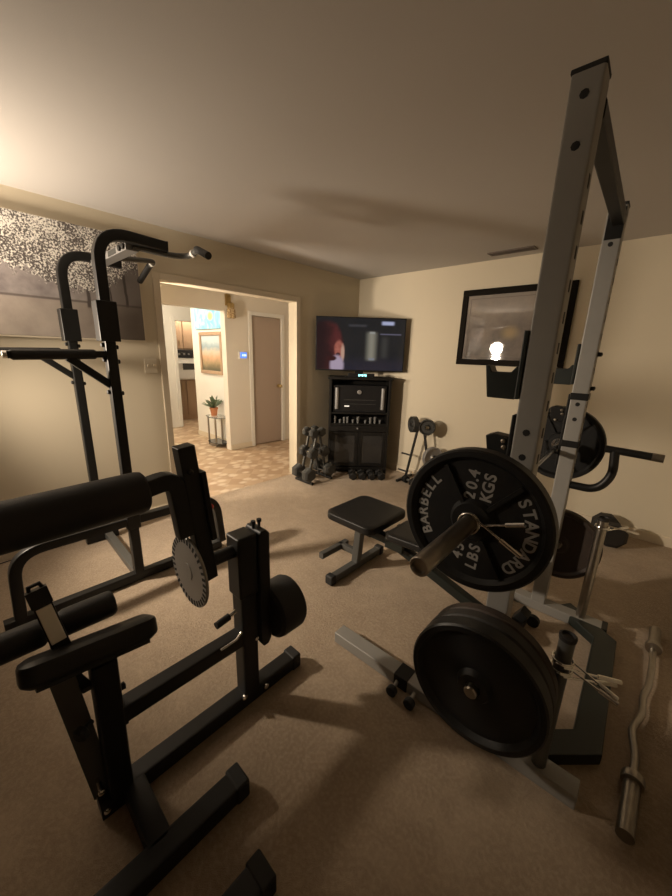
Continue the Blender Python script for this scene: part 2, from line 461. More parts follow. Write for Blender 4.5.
# ------------------------------------------------------------------ things in the hall and kitchen
t = thing('thermostat', 'small white thermostat with a blue screen beside the closet door', 'thermostat', (HX, -.83, 1.43))
part('housing', B().box((HX, -.905, 1.375), (HX+.022, -.755, 1.485)), 'white', t, bevel=.005)
sc_ = part('display', B().box((HX+.018, -.885, 1.388), (HX+.024, -.775, 1.472)), 'lcd', t, 'glowing blue display')
b = B()
for yy in (-.85, -.825, -.80): b.box((HX+.0245, yy, 1.415), (HX+.0255, yy+.014, 1.445))
part('digits', b, 'lcdtext', sc_)

t = thing('hanging_lantern', 'small amber glass lantern hanging beside the hall archway', 'lantern', (-1.44, -1.05, 1.93))
b = B(); b.box((-1.53, -1.085, 2.10), (-1.50, -1.015, 2.25)); b.cyl((-1.50, -1.05, 2.22), (-1.44, -1.05, 2.22), .007, 10); b.cyl((-1.44, -1.05, 2.13), (-1.44, -1.05, 2.225), .005, 8)
part('bracket', b, 'brass', t)
part('cap', B().lathe([(.052, 0), (.050, .055), (.040, .062), (.012, .075)], (-1.44, -1.05, 2.065), (0, 0, 1), 8), 'brass', t)
part('lamp_shade', B().lathe([(.050, .135), (.062, .11), (.066, .02), (.058, 0), (.052, .0), (.058, .03), (.056, .10), (.044, .13)], (-1.44, -1.05, 1.93), (0, 0, 1), 8), 'amber', t)

t = thing('framed_painting', 'framed landscape painting hanging above the small glass table', 'painting', (-2.02, -.95, 1.15))
b = B(); X0, X1, Z0, Z1 = -2.57, -1.87, 1.115, 1.765
for lo, hi in (((X0, Z0), (X1, Z0+.055)), ((X0, Z1-.055), (X1, Z1)), ((X0, Z0+.055), (X0+.055, Z1-.055)), ((X1-.055, Z0+.055), (X1, Z1-.055))): b.box((lo[0], -.985, lo[1]), (hi[0], -.951, hi[1]))
part('frame', b, 'oak', t, bevel=.006)
part('canvas', B().box((X0+.05, -.968, Z0+.05), (X1-.05, -.955, Z1-.05)), 'landscape', t, smooth=False)
t = thing('canvas_painting', 'unframed blue canvas with a yellow spot, hanging above the framed landscape', 'painting', (-2.05, -.95, 1.80))
part('canvas', B().box((-2.68, -.98, 1.81), (-1.82, -.950, 2.26)), 'seascape', t, smooth=False)
t = solo('switch_plate', B().box((-3.70, -1.19, 1.40), (-3.69, -1.07, 1.53)).box((-3.69, -1.165, 1.44), (-3.684, -1.145, 1.49)).box((-3.69, -1.115, 1.44), (-3.684, -1.095, 1.49)), ['wallhall'], 'pale double switch plate on the white passage wall left of the kitchen doorway', 'light switch', (-3.70, -1.13, 1.40), bevel=.002)

t = thing('side_table', 'small glass corner table with metal legs under the framed landscape', 'side table', (-1.92, -1.10, 0))
b = B(); poly = [(-2.14, -.975), (-1.70, -.975), (-1.70, -1.12), (-1.76, -1.20), (-1.9, -1.225), (-2.08, -1.20), (-2.14, -1.13)]
part('table_top', B().prism(poly, 'xy', .468, .482), 'glass', t, bevel=.003)
part('shelf', B().prism([(x*.9-.19, y*.95-.055) for x, y in poly], 'xy', .06, .07), 'smoke', t)
for x, y in ((-2.10, -1.15), (-1.84, -1.17), (-1.95, -1.0)):
    part('leg', B().cyl((x, y, 0), (x, y, .468), .015, 12), 'steel', t)
t = thing('potted_plant', 'small leafy plant in a clay pot on the glass corner table', 'plant', (-2.01, -1.09, .482))
part('pot', B().lathe([(.045, 0), (.058, .10), (.066, .10), (.066, .125), (.055, .125), (.052, .105)], (-2.01, -1.09, .482), (0, 0, 1), 20), 'terracotta', t)
part('soil', B().lathe([(.054, 0), (.02, .006)], (-2.01, -1.09, .585), (0, 0, 1), 16), 'soil', t)
b = B(); rr = random.Random(3)
for i in range(46):
    a = rr.uniform(0, 2*PI); el = rr.uniform(.35, 1.4); L = rr.uniform(.11, .24)
    d = V((math.cos(a)*math.cos(el), math.sin(a)*math.cos(el), math.sin(el))); s_ = d.cross(V((0, 0, 1))).normalized()*rr.uniform(.016, .026)
    o = V((-2.01, -1.09, .595)); n0 = s_.cross(d).normalized()*.006
    tip = o+d*L+V((0, 0, -.01))
    b.rings([[o+s_*.15, o+n0*.3, o-s_*.15, o-n0*.3], [o+d*L*.55+s_*.5, o+d*L*.55+n0, o+d*L*.55-s_*.5, o+d*L*.55-n0*.2], [o+d*L*.78+s_, o+d*L*.78+n0*1.5, o+d*L*.78-s_, o+d*L*.78-n0*.1], [tip+s_*.1, tip+n0*.2, tip-s_*.1, tip-n0*.1]])
part('foliage', b, 'leaf', t)

KX = -4.35
t = thing('lower_cabinet', 'oak cabinet below the white wall oven in the kitchen', 'cabinet', (KX-.2, -.4, 0))
part('body', B().box((-4.79, -.95, .0), (KX-.02, .55, .855)), 'oak', t)
for y0 in (-.93, -.43, .07): 
    q = part('door', B().box((KX-.02, y0, .10), (KX, y0+.46, .84)), 'oak', t, bevel=.006)
    part('handle', B().cyl((KX+.015, y0+.41, .62), (KX+.015, y0+.41, .74), .006, 8).cyl((KX, y0+.41, .63), (KX+.015, y0+.41, .63), .005, 8).cyl((KX, y0+.41, .73), (KX+.015, y0+.41, .73), .005, 8), 'brass', q)
t = thing('wall_oven', 'white oven with a black window between the oak cabinets', 'oven', (KX-.2, -.4, .86))
part('body', B().box((-4.79, -.95, .86), (KX+.01, .55, 1.31)), 'stove', t, bevel=.008)
q = part('oven_door', B().box((KX+.01, -.80, .88), (KX+.04, -.02, 1.22)), 'stove', t, bevel=.006)
part('window', B().box((KX+.038, -.50, 1.07), (KX+.043, -.12, 1.20)), 'smoke', q)
part('handle', B().cyl((KX+.065, -.70, 1.235), (KX+.065, -.10, 1.235), .010, 10).cyl((KX+.03, -.68, 1.235), (KX+.065, -.68, 1.235), .007, 8).cyl((KX+.03, -.12, 1.235), (KX+.065, -.12, 1.235), .007, 8), 'stove', q)
t = thing('range_hood', 'dark control hood above the white oven', 'hood', (KX-.2, -.4, 1.31))
part('body', B().box((-4.79, -.95, 1.315), (KX+.02, .55, 1.475)), 'electro', t, bevel=.006)
for y in (-.55, -.45, -.35): part('knob', B().cyl((KX+.02, y, 1.39), (KX+.04, y, 1.39), .02, 12), 'silver', t)
t = thing('upper_cabinet', 'oak wall cabinet above the dark hood in the kitchen', 'cabinet', (KX-.2, -.4, 1.48))
part('body', B().box((-4.79, -.95, 1.48), (KX-.02, .55, 2.3)), 'oak', t)
for y0 in (-.93, -.43, .07):
    q = part('door', B().box((KX-.02, y0, 1.50), (KX, y0+.46, 2.28)), 'oak', t, bevel=.006)
    part('handle', B().cyl((KX+.015, y0+.41, 1.56), (KX+.015, y0+.41, 1.68), .006, 8).cyl((KX, y0+.41, 1.57), (KX+.015, y0+.41, 1.57), .005, 8).cyl((KX, y0+.41, 1.67), (KX+.015, y0+.41, 1.67), .005, 8), 'brass', q)

# ------------------------------------------------------------------ on the walls and ceiling of the gym room
t = thing('canvas_painting', 'wide canvas of white blossom trees on a grey ground, behind the pull-up tower', 'painting', (0, -3.5, 1.555))
part('canvas', B().box((.001, -4.28, 1.555), (.038, -2.75, 2.30)), 'blossom', t, smooth=False)
part('edge_strip', B().box((.003, -2.748, 1.550), (.036, -2.738, 2.30)).box((.003, -4.28, 1.543), (.036, -2.738, 1.553)), 'trim', t, 'pale edge')
t = thing('light_switch', 'ivory double light switch beside the hall opening', 'light switch', (0, -2.72, 1.35))
part('plate', B().box((0.0, -2.765, 1.29), (.007, -2.665, 1.41)), 'switch', t, bevel=.002)
for y in (-2.738, -2.692): part('toggle', B().cbox((.011, y, 1.352), (.016, .010, .024), rot=rot(.4, 'Y')), 'switch', t)
t = thing('framed_print', 'black-framed print under glass on the back wall behind the rack', 'picture', (1.98, 0, 1.41))
b = B(); X0, X1, Z0, Z1 = 1.455, 2.49, 1.42, 2.175
for lo, hi in (((X0, Z0), (X1, Z0+.06)), ((X0, Z1-.06), (X1, Z1)), ((X0, Z0+.06), (X0+.06, Z1-.06)), ((X1-.06, Z0+.06), (X1, Z1-.06))): b.box((lo[0], -.032, lo[1]), (hi[0], -.002, hi[1]))
part('frame', b, 'frame', t, bevel=.006)
part('print', B().box((X0+.05, -.016, Z0+.05), (X1-.05, -.006, Z1-.05)), 'print', t, smooth=False)
b = B()
for lo, hi in (((X0+.09, Z0+.09), (X1-.09, Z0+.096)), ((X0+.09, Z1-.096), (X1-.09, Z1-.09)), ((X0+.09, Z0+.09), (X0+.096, Z1-.09)), ((X1-.096, Z0+.09), (X1-.09, Z1-.09))): b.box((lo[0], -.0175, lo[1]), (hi[0], -.016, hi[1]))
part('mat_line', b, 'vent', t)
t = thing('ceiling_vent', 'slatted air vent in the ceiling near the back wall', 'vent', (1.96, -.23, H))
b = B(); b.box((1.76, -.285, H-.010), (2.16, -.272, H)); b.box((1.76, -.188, H-.010), (2.16, -.175, H)); b.box((1.76, -.272, H-.010), (1.775, -.188, H)); b.box((2.145, -.272, H-.010), (2.16, -.188, H)); b.box((1.95, -.272, H-.008), (1.96, -.188, H))
part('frame', b, 'vent', t)
part('opening', B().box((1.775, -.272, H-.002), (2.145, -.188, H-.0005)), 'hole', t)
b = B()
for i in range(6): b.cbox((1.96, -.262+i*.013, H-.006), (.37, .012, .0015), rot=rot(.7, 'X'))
part('slats', b, 'vent', t)

# ------------------------------------------------------------------ television corner (local: x along the front, -y to the room)
CA = PI/4; CL = V((.5, -.5, 0))
t = thing('media_cabinet', 'tall black media cabinet standing across the corner under the television', 'cabinet', CL, CA)
b = B()
b.box((-.375, 0, .05), (-.35, .31, 1.195)); b.box((.35, 0, .05), (.375, .31, 1.195)); b.box((-.35, .295, .05), (.35, .31, 1.195))
b.box((-.35, .0, .05), (.35, .30, .09))
part('carcass', b, 'blackwood', t, bevel=.002)
part('top', B().box((-.395, -.015, 1.195), (.395, .315, 1.225)), 'blackwood', t, bevel=.003)
for z in (.795, .655): part('shelf', B().box((-.35, .005, z-.02), (.35, .295, z)), 'blackwood', t)
q = part('drawer', B().box((-.348, -.002, .555), (.348, .29, .63)), 'blackwood', t, bevel=.002)
part('knob', B().lathe([(.005, 0), (.005, .012), (.011, .016), (.011, .024), (.003, .027)], (-.02, -.002, .6), (0, -1, 0), 14), 'silver', q, 'pale round knob')
for x0, x1 in ((-.347, -.002), (.002, .347)):
    b = B(); b.box((x0, -.002, .10), (x0+.045, .016, .548)); b.box((x1-.045, -.002, .10), (x1, .016, .548)); b.box((x0+.045, -.002, .10), (x1-.045, .016, .145)); b.box((x0+.045, -.002, .503), (x1-.045, .016, .548))
    q = part('door', b, 'blackwood', t, bevel=.002)
    part('pane', B().box((x0+.04, .005, .14), (x1-.04, .011, .508)), 'smoke', q)
for x in (-.355, .355):
    for y in (.02, .29): part('leg', B().box((x-.02, y-.015, 0), (x+.02, y+.015, .052)), 'blackwood', t)

def cl(x, y, z): return CL + Matrix.Rotation(CA, 3, 'Z') @ V((x, y, 0)) + V((0, 0, z))
t = thing('stereo', 'black stereo with two silver speaker strips in the cabinet under the television', 'stereo', cl(0, .03, .795), CA)
part('body', B().box((-.33, 0, .001), (.33, .24, .33)), 'electro', t, bevel=.004)
for x in (-.285, .285): part('speaker_strip', B().lathe([(.024, 0), (.024, .26)], (x, .0, .04), (0, 0, 1), 16), 'silver', t, 'silver strip')
part('volume_knob', B().lathe([(.026, 0), (.026, .014), (.02, .018)], (-.01, 0, .25), (0, -1, 0), 20), 'silver', t)
part('display', B().box((-.19, -.003, .068), (-.13, .0, .082)), 'led', t, 'small white lit display')
b = B(); b.box((-.2, -.004, .15), (.2, .0, .155)); b.box((-.2, -.004, .10), (.2, .0, .104))
part('trim_line', b, 'benchgray', t)
orders = ['leftmost', 'second from the left', 'third from the left', 'fourth from the left', 'fifth from the left', 'sixth from the left', 'seventh from the left', 'eighth from the left', 'ninth from the left', 'rightmost']
for i, (x, h, r) in enumerate(((-.305, .085, .018), (-.245, .045, .016), (-.195, .075, .016), (-.155, .078, .016), (-.09, .045, .016), (-.03, .08, .018), (.06, .04, .015), (.12, .075, .018), (.175, .082, .018), (.235, .045, .016))):
    kind = 'tall' if h > .06 else 'short'
    solo('glass_tumbler', B().lathe([(r*.75, 0), (r, h), (r*.85, h), (r*.7, .006)], (0, 0, 0), (0, 0, 1), 14), 'tumbler', f'{kind} pale tumbler in the cabinet, {orders[i]} in its row', 'glass', cl(x*1.05+.02, .05, .655), 'tumblers on the cabinet shelf', local=True)

t = thing('television', 'large flat black television, switched on, on the corner cabinet', 'television', cl(-.02, .06, 1.225), CA)
part('stand', B().prism([(-.16, -.05), (.16, -.05), (.18, .10), (-.18, .10)], 'xy', 0, .012).box((-.05, .035, .01), (.05, .055, .12)), 'electro', t, bevel=.003)
part('housing', B().box((-.535, .0, .07), (.535, .035, .69)).box((-.35, .035, .13), (.35, .065, .5)), 'electro', t, bevel=.004)
part('screen', B().box((-.523, -.0015, .085), (.523, .001, .678)), 'screen', t, 'lit picture', smooth=False)
t = thing('set_top_box', 'flat black box with a glowing clock on the cabinet under the television', 'set-top box', cl(.0, -.004, 1.225), CA)
part('body', B().box((-.16, 0, .001), (.16, .045, .045)), 'electro', t, bevel=.003)
b = B()
for i, x in enumerate((-.035, -.012, .008, .028, .048)):
    b.box((x, -.002, .012+.004*(i % 2)), (x+.014, .0, .036))
part('clock_digits', b, 'clock', t, 'teal glowing digits')
solo('remote_control', B().box((-.03, 0, 0), (.03, .05, .018), 0).box((-.01, -.001, .006), (.015, .0, .013), 1), ['electro', 'led'], 'small dark remote with a pale mark on the cabinet, left of the glowing clock', 'remote', cl(-.245, .0, 1.225), bevel=.002).rotation_euler = (0, 0, CA)

# ------------------------------------------------------------------ dumbbells
def make_dumbbell(name, label, group, rh=.06, L=.27, hl=.085, mats=('grayiron', 'steel'), sides=6):
    """axis along local x, centre at origin"""
    t = thing(name, label, 'dumbbell', (0, 0, 0), 0, group, local=True)
    b = B(); hh = L/2-hl
    b.lathe([(.015, 0), (.017, hh*.5), (.0185, hh), (.017, hh*1.5), (.015, 2*hh)], (-hh, 0, 0), (1, 0, 0), 16)
    part('handle', b, mats[1], t)
    for s in (-1, 1):
        b = B(); prof = [(rh*.78, 0), (rh, .014), (rh, hl-.02), (rh*.72, hl)]
        R = []
        for r, q in prof: R.append([V((s*(hh+q), r*math.cos(PI/sides+2*PI*i/sides), r*math.sin(PI/sides+2*PI*i/sides))) for i in range(sides)])
        b.rings(R); part('head', b, mats[0], t, bevel=.004, smooth=False)
    return t
G = 'dumbbells on the small A-frame rack'
t = thing('dumbbell_rack', 'small A-frame dumbbell rack standing between the hall opening and the cabinet', 'dumbbell rack', (.28, -1.06, 0))
for x in (.215, .345):
    b = B(); b.rtube([(x, -1.215, .02), (x, -1.075, .612)], .03, .022, (1, 0, 0)); b.rtube([(x, -.905, .02), (x, -1.045, .612)], .03, .022, (1, 0, 0)); b.box((x-.011, -1.09, .58), (x+.011, -1.03, .61))
    part('side_frame', b, 'benchgray', t)
for y in (-1.22, -.90): part('foot', B().cyl((.14, y, .02), (.43, y, .02), .018, 12), 'black', t)
b = B()
for (y, z) in ((-1.195, .10), (-1.135, .34), (-1.09, .55), (-.925, .10), (-.985, .34), (-1.03, .55)): b.box((.20, y-.008, z-.012), (.36, y+.008, z))
part('cradle', b, 'benchgray', t)
r0 = make_dumbbell('hex_dumbbell', 'large grey hex dumbbell, lowest on the rack side nearest the hall opening', G, .088, .31, .10)
pos = [(-1.225, .125, 1, 'large grey hex dumbbell, lowest on the rack side nearest the hall opening'),
       (-.885, .125, 1, 'large grey hex dumbbell, lowest on the rack side nearest the cabinet'),
       (-1.155, .365, .82, 'medium grey hex dumbbell, middle on the rack side nearest the hall opening'),
       (-.965, .365, .82, 'medium grey hex dumbbell, middle on the rack side nearest the cabinet'),
       (-1.128, .60, .66, 'small grey hex dumbbell, topmost on the rack side nearest the hall opening'),
       (-1.0, .60, .66, 'small grey hex dumbbell, topmost on the rack side nearest the cabinet')]
for i, (y, z, s, lab) in enumerate(pos):
    o = r0 if i == 0 else dup(r0, (0, 0, 0), label=lab)
    o.location = (.28, y, z); o.rotation_euler = (0, 0, -.12); o.scale = (s, s, s)
G = 'small dumbbells on the carpet in front of the cabinet'
r1 = make_dumbbell('small_dumbbell', 'leftmost', G, .053, .21, .068, ('iron', 'benchgray'))
for i, (x, w) in enumerate(((-.07, 'leftmost'), (.045, 'second from the left'), (.16, 'third from the left'), (.275, 'rightmost'))):
    lab = f'small black dumbbell on the carpet before the cabinet, {w} of four'
    o = r1 if i == 0 else dup(r1, (0, 0, 0))
    o['label'] = lab; o.location = cl(x-.0, -.155, .047); o.rotation_euler = (0, 0, CA-PI/2+.03*i)

t = make_dumbbell('hex_dumbbell', 'big dark rounded dumbbell lying on the carpet in the back right corner', None, .105, .32, .11, ('darkiron', 'steel'), 8)
t.location = (3.10, -.24, .098); t.rotation_euler = (0, 0, PI/2+.35)

# ------------------------------------------------------------------ weight plates
def plate_profile(r, th, hub=.05, hole=.026):
    """outline of a recessed cast plate, lathe round y"""
    rim = r*.10; h = th/2
    return [(hole, -h), (hub, -h), (hub+.012, -h*.35), (r-rim-.012, -h*.35), (r-rim, -h), (r-.006, -h), (r, -h+.006), (r, h-.006), (r-.006, h), (r-rim, h), (r-rim-.012, h*.35), (hub+.012, h*.35), (hub, h), (hole, h), (hole, -h)]
def plate_bm(r, th, seg=64, hub=.05, ribs=0):
    b = B(); b.lathe(plate_profile(r, th, hub), (0, 0, 0), (0, 1, 0), seg, caps=False)
    for i in range(ribs):
        a = math.radians((48, 122, 228, 302)[i])
        b.cbox((math.cos(a)*(r*.52), 0, math.sin(a)*(r*.52)), (r*.62, th*.8, .012), rot=rot(-a, 'Y'))
    return b
_font_cache = {}
def glyph(ch):
    if ch not in _font_cache:
        cu_ = bpy.data.curves.new('glyph', 'FONT'); cu_.body = ch; cu_.size = 1; cu_.extrude = .03; cu_.offset = .028; cu_.align_x = 'CENTER'
        o = bpy.data.objects.new('glyph', cu_); COL.objects.link(o)
        dg = bpy.context.evaluated_depsgraph_get(); dg.update()
        me = bpy.data.meshes.new_from_object(o.evaluated_get(dg))
        bpy.data.objects.remove(o); bpy.data.curves.remove(cu_); _font_cache[ch] = me
    return _font_cache[ch]
def plate_letters(th, turn=0., words=('BARBELL', 'STANDARD', '45', 'LBS', '20.4', 'KGS')):
    """BARBELL / STANDARD on the arcs, 45 LBS and 20.4 KGS across: on the face looking to -y"""
    b = B(); y = -th*.5*.35-.0
    base = rot(PI/2, 'X')                # glyph xy -> xz, facing -y
    T = Matrix.Translation((0, y-.0005, 0)) @ rot(-turn, 'Y') @ base
    def put(ch, px, py, ang, size):
        b.mesh(glyph(ch), T @ Matrix.Translation((px, py, 0)) @ rot(ang, 'Z') @ Matrix.Diagonal((size*.98, size, size*.05, 1)) )
    R = .150
    w = 'BARBELL'
    for i, c in enumerate(w if w in words else ''):
        a = PI/2 + (len(w)-1)/2*.198 - i*.198
        put(c, R*math.cos(a), R*math.sin(a), a-PI/2, .047)
    w = 'STANDARD'
    for i, c in enumerate(w if w in words else ''):
        a = -PI/2 + (len(w)-1)/2*.198 - i*.198
        put(c, R*math.cos(a), R*math.sin(a), a-PI/2, .047)
    for txt, x0, yy in (('45', -.118, .008), ('LBS', -.118, -.040), ('20.4', .116, .008), ('KGS', .118, -.040)):
        if txt not in words: continue
        step_ = {'20.4': .027}.get(txt, .0315); xs = [i*step_ for i in range(len(txt))]
        if txt == '20.4': xs = [0, .033, .0535, .072]
        cx = sum(xs)/len(xs)
        for c, xx in zip(txt, xs): put(c, x0+xx-cx, yy, 0, .047)
    return b

# ------------------------------------------------------------------ squat rack (local frame, turned two degrees)
RA = math.radians(2.0); RL = V((2.924, -2.147, 0))
def rk(x, y, z): return RL + Matrix.Rotation(RA, 3, 'Z') @ V((x, y, 0)) + V((0, 0, z))
t = thing('squat_rack', 'tall grey two-post squat rack holding the loaded barbell', 'squat rack', RL, RA)
UY = .515; UW = .075; UH = 2.19
for s in (-1, 1):
    b = B(); b.rtube([(0, s*UY, .06), (0, s*UY, UH)], UW, UW, (0, 1, 0), r=.008)
    u = part('upright', b, 'graysteel', t)
    part('end_cap', B().box((-.039, s*UY-.039, UH), (.039, s*UY+.039, UH+.012)), 'rubber', u, bevel=.003)
    for i in range(14):
        z = .85+i*.085
        part('adjustment_slot', B().prism([(s*UY-.008, z-.016), (s*UY+.008, z-.016), (s*UY+.008, z+.016), (s*UY-.008, z+.016)], 'yz', UW/2-.001, UW/2+.0008), 'hole', u)
    for z in (2.14, 2.03, 1.275, 1.195): part('bolt_hole', B().cyl((-.0, s*UY-UW/2-.0008, z), (0, s*UY-UW/2+.002, z), .011, 8), 'hole', u)
    # upper bar hook
    b = B(); b.box((-.0375-.014, s*UY-.040, 1.375), (-.0375, s*UY+.040, 1.58))
    b.prism([(-.052, 1.372), (-.138, 1.372), (-.155, 1.475), (-.142, 1.475), (-.132, 1.455), (-.075, 1.455), (-.06, 1.475), (-.052, 1.475)], 'xz', s*UY-.028, s*UY+.028)
    part('bar_hook', b, 'blackgreen', t, 'upper black bar hook', bevel=.003)
    # lower hook that carries the bar
    b = B(); b.box((-.0375-.012, s*UY-.036, .93), (-.0375, s*UY+.036, 1.325))
    b.prism([(-.049, .955), (-.115, .955), (-.125, 1.05), (-.110, 1.05), (-.098, .995), (-.049, .995)], 'xz', s*UY-.025, s*UY+.025)
    b.prism([(-.049, 1.17), (-.11, 1.17), (-.125, 1.245), (-.10, 1.255), (-.049, 1.25)], 'xz', s*UY-.025, s*UY+.025)
    h = part('bar_hook', b, 'black', t, 'lower black bar hook', bevel=.003)
    b = B()
    for x, z in ((-.066, 1.235), (-.062, 1.215), (-.09, 1.18)): b.lathe([(.007, 0), (.007, .006), (.003, .009)], (x, s*UY-.025, z), (0, -1, 0), 10)
    part('bolts', b, 'steel', h)
b = B(); b.rtube([(.015, -UY+UW/2, 2.13), (.015, UY-UW/2, 2.13)], .05, .05, (0, 0, 1))
part('crossbar', b, 'black', t)
for s in (-1, 1):
    b = B(); b.box((-.03, s*UY-s*.0375-.004, 2.05), (.036, s*UY-s*.0375+.004, 2.18)); part('crossbar_bracket', b, 'black', t)
for z in (1.315, 1.06):
    b = B(); b.box((-.041, UY-.041, z-.018), (.041, UY+.041, z+.018)); part('band', b, 'black', t, bevel=.003)
b = B(); b.lathe([(.011, 0), (.011, .018), (.004, .022)], (.0375, UY-.01, 1.36), (1, 0, 0), 10); b.lathe([(.011, 0), (.011, .018), (.004, .022)], (.0375, UY-.01, 1.53), (1, 0, 0), 10)
part('knob', b, 'black', t)
# feet
for s in (-1, 1):
    b = B(); b.box((-.75 if s < 0 else -.14, s*UY-.038, 0.002), (.345, s*UY+.038, .062)); part('foot', b, 'graysteel', t, bevel=.004)
    b = B(); b.box((-.38, s*UY-.041, .0), (-.31, s*UY+.041, .066)) if s < 0 else b.box((.32, s*UY-.041, 0), (.347, s*UY+.041, .065))
    part('foot_sleeve', b, 'black', t, bevel=.003)
for x in (-.36, -.27):
    b = B(); b.cyl((x, -UY-.038, .03), (x+.005, -UY-.085, .025), .009, 10); part('rod', b, 'graysteel', t)
    part('rubber_foot', B().lathe([(.022, 0), (.024, .006), (.024, .026), (.018, .030)], (x+.005, -UY-.08, .026), (0, -1, 0), 16), 'rubber', t)
b = B(); pts = [(.13, -UY+.02, .032), (.345, -.30, .032), (.345, .40, .032), (.13, UY+.06, .032)]
b.rtube(pts, .10, .058, (0, 0, 1)); part('rear_crossmember', b, 'blackgreen', t)
# gussets and plate pegs, storage posts
for s in (-1, 1):
    b = B(); b.lathe([(.022, 0), (.022, .185), (.018, .19)], (.004 if s < 0 else .03, s*(UY+UW/2), .41 if s < 0 else .429), (0, s, 0), 20); part('plate_peg', b, 'steel', t)
    zt = .61 if s < 0 else .67
    b = B(); b.lathe([(.024, 0), (.024, zt-.06)], (.218, s*UY, .060), (0, 0, 1), 20)
    p = part('storage_post', b, 'benchgray' if s < 0 else 'steel', t)
    part('post_cap', B().lathe([(.026, 0), (.027, .014), (.020, .018), (.018, .010), (.004, .010)], (.218, s*UY, zt), (0, 0, 1), 20), 'darkiron', p)
# dip handle on the far post
b = B(); b.tube(fillet([(.0375, UY-.01, .83), (.155, UY-.01, .83), (.21, UY-.01, .92), (.197, UY-.01, 1.055)], .06, 6), .021, 14)
h = part('dip_handle', b, 'black', t)
b = B(); b.tube([(.155, UY-.01, 1.06), (.34, UY-.01, 1.055)], .019, 14); part('handle_bar', b, 'black', h)
b = B(); b.tube([(.34, UY-.01, 1.055), (.385, UY-.01, 1.054)], .020, 14); part('grip', b, 'steel', h, 'pale grip')

# barbell
bx, bz = -.072, 1.012
t = thing('barbell', 'long steel barbell resting in the squat rack hooks', 'barbell', rk(bx, 0, 0), RA)
part('shaft', B().cyl((0, -.66, bz), (0, .66, bz), .0145, 18), 'chrome', t)
for s in (-1, 1):
    b = B(); b.lathe([(.0253, .672), (.0253, 1.062), (.023, 1.065), (.017, 1.065), (.015, 1.056), (.003, 1.056)], (0, 0, bz), (0, s, 0), 28); part('sleeve', b, 'steel', t)
    part('collar', B().lathe([(.020, .645), (.038, .648), (.038, .672), (.030, .678)], (0, 0, bz), (0, s, 0), 28), 'chrome', t)

def lettered_plate(label, x, y, z, turn):
    t = thing('weight_plate', label, 'weight plate', rk(x, y, z), RA, None)
    part('disc', plate_bm(.225, .05, 72, .058, 4), 'iron', t)
    for ws in (('BARBELL',), ('STANDARD',), ('45', 'LBS'), ('20.4', 'KGS')): part('lettering', plate_letters(.05, turn, ws), 'letter', t, 'raised light grey lettering', smooth=False)
    return t
lettered_plate('black lettered 45 pound plate on the near end of the barbell', bx, -.712, bz, math.radians(86))
t = thing('weight_plate', 'black plate on the far end of the barbell, behind the rack', 'weight plate', rk(bx, .712, bz), RA)
part('disc', plate_bm(.222, .05, 64, .058, 4), 'iron', t)
G = 'plates stored on the rack pegs'
for i, (s, y, r, th, mat, lab) in enumerate((
        (-1, .578, .226, .044, 'rusty', 'brown worn plate on the near storage peg, innermost of the stack'),
        (-1, .628, .228, .048, 'darkiron', 'dark worn plate on the near storage peg, middle of the stack'),
        (-1, .686, .229, .060, 'iron', 'black plate facing the camera on the near storage peg, outermost'),
        (1, .60, .218, .046, 'rusty', 'reddish brown plate stored low on the far rack post'))):
    t = thing('weight_plate', lab, 'weight plate', rk(.004 if s < 0 else .03, s*y, .406 if s < 0 else .425), RA, G)
    part('disc', plate_bm(r, th, 64, .05, 0), mat, t)

# spring clips
def clip_mesh(r=.031):
    b = B(); pts = []
    for i in range(49):
        a = i/48*2*PI*2.2-.35; pts.append((r*math.cos(a), -.006*i/48*2.2, r*math.sin(a)))
    b.tube(pts, .0032, 8)
    return b, V(pts[0]), V(pts[-1])
def make_clip(label, loc, rotm, group):
    t = thing('spring_clip', label, 'spring clip', (0, 0, 0), 0, group, local=True)
    b, p0, p1 = clip_mesh(); part('coil', b, 'chrome', t)
    for p, q in ((p0, V((.155, -.012, -.012))), (p1, V((.125, -.02, -.095)))):
        h = part('handle', B().tube([p, p.lerp(q, .4), q], .0034, 8), 'chrome', t)
        d = (q-p).normalized()
        part('grip', B().tube([p+(q-p)*.62, q+d*.004], .0072, 10), 'chrome', h)
    t.matrix_world = Matrix.Translation(loc) @ rotm
    return t
G = 'chrome spring clips'
make_clip('chrome spring clip on the barbell against the lettered plate', rk(bx, -.745, bz), rot(RA, 'Z') @ rot(-.40, 'Y'), G)
make_clip('upper chrome spring clip on the near storage post', rk(.218, -UY, .535), rot(RA, 'Z') @ rot(-.5, 'Z') @ rot(PI/2, 'X') @ rot(.1, 'Y'), G)
make_clip('lower chrome spring clip on the near storage post', rk(.218, -UY, .50), rot(RA, 'Z') @ rot(-.25, 'Z') @ rot(PI/2, 'X'), G)
make_clip('chrome spring clip on the far storage post behind the reddish plate', rk(.218, UY, .64), rot(RA, 'Z') @ rot(.2, 'Z') @ rot(PI/2, 'X'), G)

